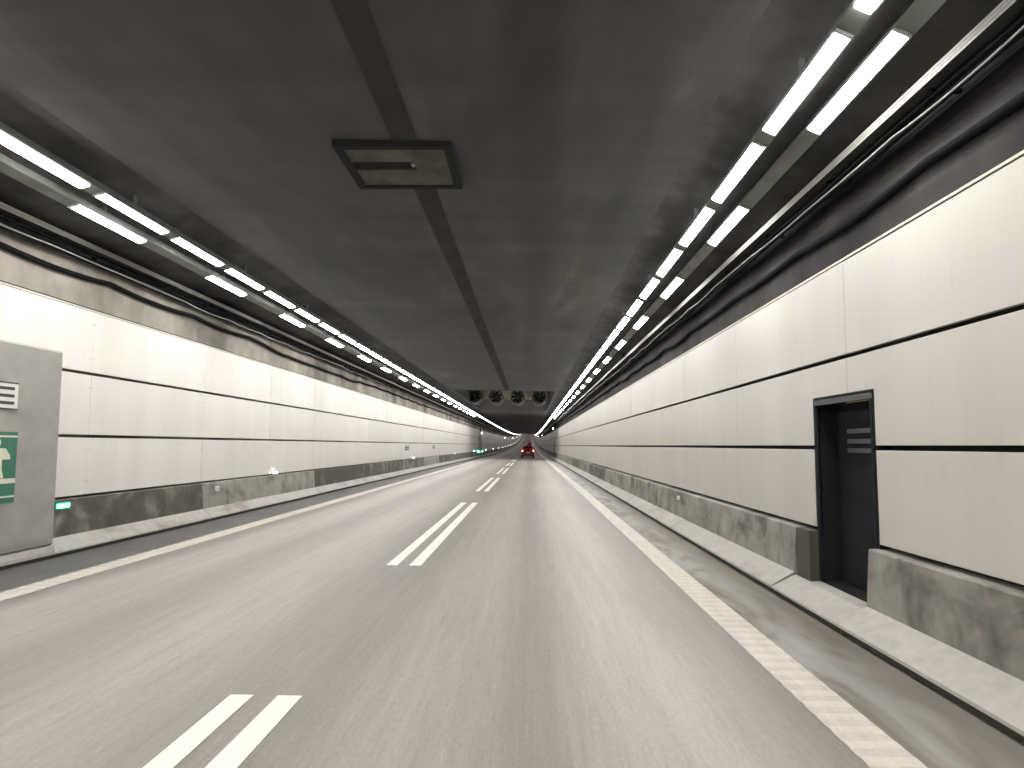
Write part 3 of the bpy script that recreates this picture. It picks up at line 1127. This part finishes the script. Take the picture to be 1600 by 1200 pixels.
def fan_meshes():
    c = MB()
    R = FAN_R
    c.lathe([(R * 0.84, 0.9), (R * 0.84, 0.12), (R * 0.90, 0.03), (R * 1.0, 0.0), (R * 1.04, 0.04), (R * 1.04, 3.6), (R * 0.98, 3.66), (R * 0.84, 3.6), (R * 0.84, 0.9)], 0, 0, 0, M['fan_case'], 28)
    for yy in (0.9, 2.7):
        c.lathe([(R * 1.04, yy), (R * 1.08, yy + 0.01), (R * 1.08, yy + 0.07), (R * 1.04, yy + 0.08)], 0, 0, 0, M['fan_case'], 28)
    h = MB()
    h.lathe([(0.0, 0.30), (R * 0.12, 0.33), (R * 0.24, 0.45), (R * 0.28, 0.62), (R * 0.28, 1.6), (0.0, 1.62)], 0, 0, 0, M['fan_case'], 16)
    bl = MB()
    pts = []
    for r, tw in ((R * 0.27, 0.95), (R * 0.55, 0.7), (R * 0.82, 0.5)):
        w = 0.15
        pts.append([(-w * math.cos(tw), 1.1 - w * math.sin(tw), r), (w * math.cos(tw), 1.1 + w * math.sin(tw), r),
                    (w * math.cos(tw), 1.125 + w * math.sin(tw), r), (-w * math.cos(tw), 1.125 - w * math.sin(tw), r)])
    bl.loft(pts, M['fan_dark'])
    gr = MB()
    for a in range(3):
        m4 = Matrix.Rotation(a * math.pi / 3 + 0.3, 4, 'Y')
        gr.box(-0.012, 0.012, 0.24, 0.27, -R * 0.85, R * 0.85, M['fan_case'], m4)
    br = MB()
    br.box(-0.03, 0.03, 0, 0.08, R * 0.7, 1.35, M['fan_dark'])
    return [("casing", c.mesh("casing", True)), ("hub", h.mesh("hub", True)), ("guard", gr.mesh("guard"))], bl.mesh("blade"), br.mesh("hanger")


parts, blade, hanger = fan_meshes()
names = ["leftmost of the four round jet fans hung in the ceiling niche", "second from the left of the four ceiling jet fans",
         "third from the left of the four ceiling jet fans", "rightmost of the four round jet fans hung in the ceiling niche"]
for i, x in enumerate((-4.63, -2.85, -1.05, 0.77)):
    t = thing("jet_fan", (x, FAN_D, 1.7 + 4.06 - 0.018 * (x + 1.9)), names[i], "fan", "jet fans in the ceiling niche")
    for nm, me in parts:
        link(nm, me, t)
    for yy in (0.7, 2.7):
        for xx in (-0.32, 0.32):
            link("hanger", hanger, t, (xx, yy, 0))
    for a in range(7):
        link("blade", blade, t, (0, 0, 0), (0, 2 * math.pi * a / 7 + 0.2 * i, 0))

# ------------------------------------------------------------------ small fittings on the walls
# white guide lamps on the left barrier
mb = MB()
mb.box(-0.05, 0.04, 0, 0.20, 0.0, 0.035, M['housing'])
mb.box(-0.05, -0.02, 0, 0.20, 0.035, 0.13, M['housing'])
ME_GB = mb.mesh("base")
mb = MB()
mb.lathe([(0.0, 0.0), (0.026, 0.012), (0.036, 0.05), (0.036, 0.12), (0.026, 0.158), (0.0, 0.17)], 0.015, 0.015, 0.072, M['white_led'], 10)
ME_GL = mb.mesh("lens", True)
i = 0
d = 19.7
while d < 640:
    sp = 23.6
    lab = ("%s small white guide lamp from the camera on top of the left barrier" % ORD[i]) if i < 8 else "%s small white guide lamp from the camera on top of the left barrier" % ORD[i]
    t = thing("guide_lamp", (-6.965, d, 0.12 + 0.783 + zc(d)), lab, "lamp", "white guide lamps on the left barrier")
    t.scale = (1.2, 1.6, 0.85) if d < 80 else (1.8, 1.8, 1.5)
    link("base", ME_GB, t)
    link("lens", ME_GL, t)
    i += 1
    d += sp

# round wall lamps, one about every 95 m
mb = MB()
mb.lathe([(0.0, 0.0), (0.13, 0.0), (0.13, 0.03), (0.10, 0.05)], 0, 0, 0, M['housing'], 16, 'X')
ME_WB = mb.mesh("base", True)
mb = MB()
mb.lathe([(0.11, 0.03), (0.125, 0.07), (0.11, 0.12), (0.06, 0.16), (0.0, 0.17)], 0, 0, 0, M['globe'], 16, 'X')
ME_WG = mb.mesh("globe", True)
for side in ('L', 'R'):
    for k in range(6):
        d = 104 + 94.6 * k
        if side == 'L':
            loc, rot = (XL + 0.004, d, 3.47 + zc(d)), 0.0
            lab = "%s round white wall lamp from the camera on the left panels" % ORD[k]
        else:
            loc, rot = (WALL_R - 0.004, d, 4.10 + zc(d)), math.pi
            lab = "%s round white wall lamp from the camera on the right wall" % ORD[k]
        t = thing("wall_lamp", loc, lab, "lamp", "round wall lamps", (0, 0, rot))
        link("base", ME_WB, t)
        link("globe", ME_WG, t)

# small escape signs standing out from the left panels
for d, w, h, z, lab in ((40.8, 0.17, 0.27, 1.42, "small green and white escape sign on the left wall panels"),
                        (52.4, 0.09, 0.21, 1.48, "tiny dark green plate further along the left wall panels")):
    t = thing("escape_sign", (XL + 0.001, d, z), lab, "sign")
    mb = MB()
    mb.box(0, 0.02 + w, 0, 0.02, 0, h, M['green_sign'])
    mb.build("plate", t)
    mb = MB()
    mb.box(0.03, w, -0.004, 0.0, h * 0.28, h * 0.52, M['white_plate'])
    mb.build("printed_field", t)
    mb = MB()
    mb.box(0.03, w, -0.004, 0.0, h * 0.70, h * 0.93, M['white_plate'])
    mb.build("printed_arrow", t)

# small reflector plates on the barriers
t = thing("reflector_plate", (-6.875, 15.95, 0.70), "small white plate on the left barrier, nearest to the cabinet", "plate")
mb = MB()
mb.box(-0.02, 0.018, 0, 0.16, 0, 0.11, M['white_plate'])
mb.build("plate", t)
mb = MB()
mb.box(-0.02, 0.022, 0.015, 0.145, 0.045, 0.06, M['lamp_end'])
mb.build("band", t)
t = thing("reflector_plate", (3.115, 15.3, 0.565), "small cream plate on the right barrier", "plate")
mb = MB()
mb.box(-0.025, 0.03, 0, 0.09, 0, 0.08, M['cream_print'])
mb.build("plate", t)
mb = MB()
mb.box(-0.029, -0.025, 0.02, 0.07, 0.025, 0.055, M['lamp_end'])
mb.build("lens", t)

# stand-pipe and dark conduit at the far cabinet
t = thing("stand_pipe", (-6.90, 97.6, 0.9), "thin pale stand pipe rising up the left wall by the far cabinet", "pipe")
mb = MB()
mb.tube([(0, 0, 0)], 0.001, M['galv'], 3) if False else None
mb.loft([[(0.045 * math.cos(a * math.pi / 4), 0.045 * math.sin(a * math.pi / 4), z) for a in range(8)] for z in (0.0, 3.3)], M['white_plate'])
mb.build("pipe", t)
for z in (0.4, 1.7, 3.0):
    mb = MB()
    mb.box(-0.10, 0.05, -0.06, 0.06, z, z + 0.05, M['housing'])
    mb.build("pipe_clamp", t)
t = thing("conduit", (-6.93, 101.6, 0.9), "dark vertical conduit on the left wall right of the far stand pipe", "conduit")
mb = MB()
mb.box(-0.06, 0.03, -0.08, 0.08, 0, 3.2, M['duct'])
mb.build("conduit_box", t)
mb = MB()
mb.box(0.06, 0.09, -0.14, 0.14, 0.5, 1.6, M['hatch_frame'])
mb.build("switch_box", t)

# ------------------------------------------------------------------ cars


def make_car(paint_, x, d, label, H=1.60, W=1.76, L=4.1):
    t = thing("car", (x, d, zr(x) + zc(d)), label, "car", "cars driving ahead", (math.atan(slope(d)), 0, 0))
    # cross sections from the tail (y=0) to the nose (y=L): y, z of floor, belt z, roof z, half width at belt, half width at roof
    secs = [(0.00, 0.42, 0.72, 0.86, 0.74, 0.66), (0.06, 0.30, 0.80, 1.00, 0.83, 0.72), (0.20, 0.24, 0.88, 1.30, 0.87, 0.67), (0.42, 0.22, 0.92, H - 0.05, 0.88, 0.62),
            (0.80, 0.22, 0.93, H, 0.88, 0.62), (1.70, 0.22, 0.92, H, 0.88, 0.62), (2.30, 0.22, 0.92, H - 0.05, 0.88, 0.61), (2.75, 0.22, 0.92, 1.28, 0.88, 0.63),
            (3.15, 0.22, 0.90, 1.00, 0.87, 0.70), (3.75, 0.24, 0.80, 0.88, 0.82, 0.66), (4.02, 0.30, 0.68, 0.76, 0.72, 0.58), (4.10, 0.40, 0.58, 0.62, 0.62, 0.50)]
    k_ = W / 1.76
    rings = []
    for y, f, b_, r, wb, wr in secs:
        wb *= k_
        wr *= k_
        half = [(wb * 0.90, f), (wb * 0.99, f + 0.10), (wb * 1.0, 0.5 * (f + b_)), (wb * 0.985, b_), (0.5 * (wb + wr) * 0.985, 0.5 * (b_ + r)), (wr, r - 0.06 * (r - b_) - 0.01), (wr * 0.80, r)]
        rings.append([(xx, y, z) for xx, z in half] + [(-xx, y, z) for xx, z in half[::-1]])
    mb = MB()
    mb.loft(rings, paint_)
    body = mb.build("body", t, smooth=True)
    mb = MB()                        # rear window, just proud of the hatch
    q = [(-0.60, 0.165, 1.03), (0.60, 0.165, 1.03), (0.53, 0.345, H - 0.16), (-0.53, 0.345, H - 0.16)]
    mb.loft([[(a * k_, y - 0.045, z) for a, y, z in q], [(a * k_, y + 0.05, z) for a, y, z in q]], M['car_glass'])
    mb.build("rear_window", t)
    for s in (-1, 1):
        mb = MB()
        q = [(0.55, 0.98), (1.15, 1.02), (2.35, 1.02), (2.62, 1.02), (2.25, H - 0.16), (1.0, H - 0.13), (0.62, H - 0.18)]
        wz = lambda z: (0.875 + (0.625 - 0.875) * (z - 0.92) / (H - 0.92)) * k_
        mb.loft([[(s * (wz(z) + 0.012), y, z) for y, z in q], [(s * (wz(z) - 0.03), y, z) for y, z in q]], M['car_glass'])
        mb.build("side_window", t)
        mb = MB()
        mb.loft([[(s * a, y, z) for a, z in ((0.60, 0.86), (0.83, 0.84), (0.82, 1.06), (0.70, 1.12), (0.66, 1.0))] for y in (0.02, 0.16)], M['tail'])
        tl = mb.build("tail_light", t)
        mb = MB()
        mb.box(min(s * .70, s * .80), max(s * .70, s * .80), 0.005, 0.03, 0.90, 1.02, M['tail_hot'])
        mb.build("light_core", tl)
        mb = MB()
        mb.loft([[(s * (0.90 + 0.0), y, z) for y, z in ((2.30, 0.98), (2.45, 0.97), (2.47, 1.10), (2.32, 1.11))], [(s * 1.07, y, z) for y, z in ((2.30, 1.0), (2.40, 1.0), (2.41, 1.12), (2.32, 1.12))]], M['plastic'])
        mb.build("mirror", t)
        for yy in (0.72, 3.28):
            w_ = link("wheel", None, t) if False else None
            mb = MB()
            R = 0.315
            xx = s * 0.80 * k_
            mb.lathe([(R * 0.62, -0.10), (R * 0.95, -0.10), (R, -0.07), (R, 0.07), (R * 0.95, 0.10), (R * 0.62, 0.10)], xx, yy, R, M['tyre'], 20, 'X')
            wh = mb.build("wheel", t, smooth=True)
            mb = MB()
            mb.lathe([(0.0, s * 0.085), (R * 0.30, s * 0.09), (R * 0.62, s * 0.07), (R * 0.64, s * 0.10)], xx, yy, R, M['rim'], 14, 'X')
            mb.build("rim", wh)
    mb = MB()
    mb.loft([[(a * k_, y, z) for a, y in ((-0.84, 0.12), (-0.80, 0.02), (-0.55, -0.05), (0.55, -0.05), (0.80, 0.02), (0.84, 0.12), (0.84, 0.3), (-0.84, 0.3))] for z in (0.36, 0.60)], paint_)
    bp = mb.build("bumper", t)
    mb = MB()
    mb.loft([[(a * k_, y, z) for a, y in ((-0.78, 0.06), (-0.5, -0.03), (0.5, -0.03), (0.78, 0.06), (0.78, 0.3), (-0.78, 0.3))] for z in (0.24, 0.36)], M['plastic'])
    mb.build("diffuser", bp)
    mb = MB()
    mb.box(-0.26, 0.26, -0.01, 0.05, 0.70, 0.81, M['white_plate'])
    mb.build("number_plate", t)
    mb = MB()
    mb.loft([[(a * k_, y, z) for a, y in ((-0.58, 0.36), (-0.5, 0.20), (0.5, 0.20), (0.58, 0.36))] for z in (H - 0.06, H - 0.025)], paint_)
    mb.build("roof_spoiler", t)
    return t


make_car(M['car_red'], -0.28, 99.5, "red hatchback with lit tail lights, nearest car in the right lane", H=1.64)
make_car(M['car_dark'], -0.3, 205.0, "dark red car just ahead of the nearest red hatchback, only its top showing")
make_car(M['car_dark'], 0.1, 268.0, "tiny dark red car second ahead of the nearest red hatchback")
make_car(M['car_red'], -0.2, 390.0, "farthest speck of a red car at the vanishing point of the road")
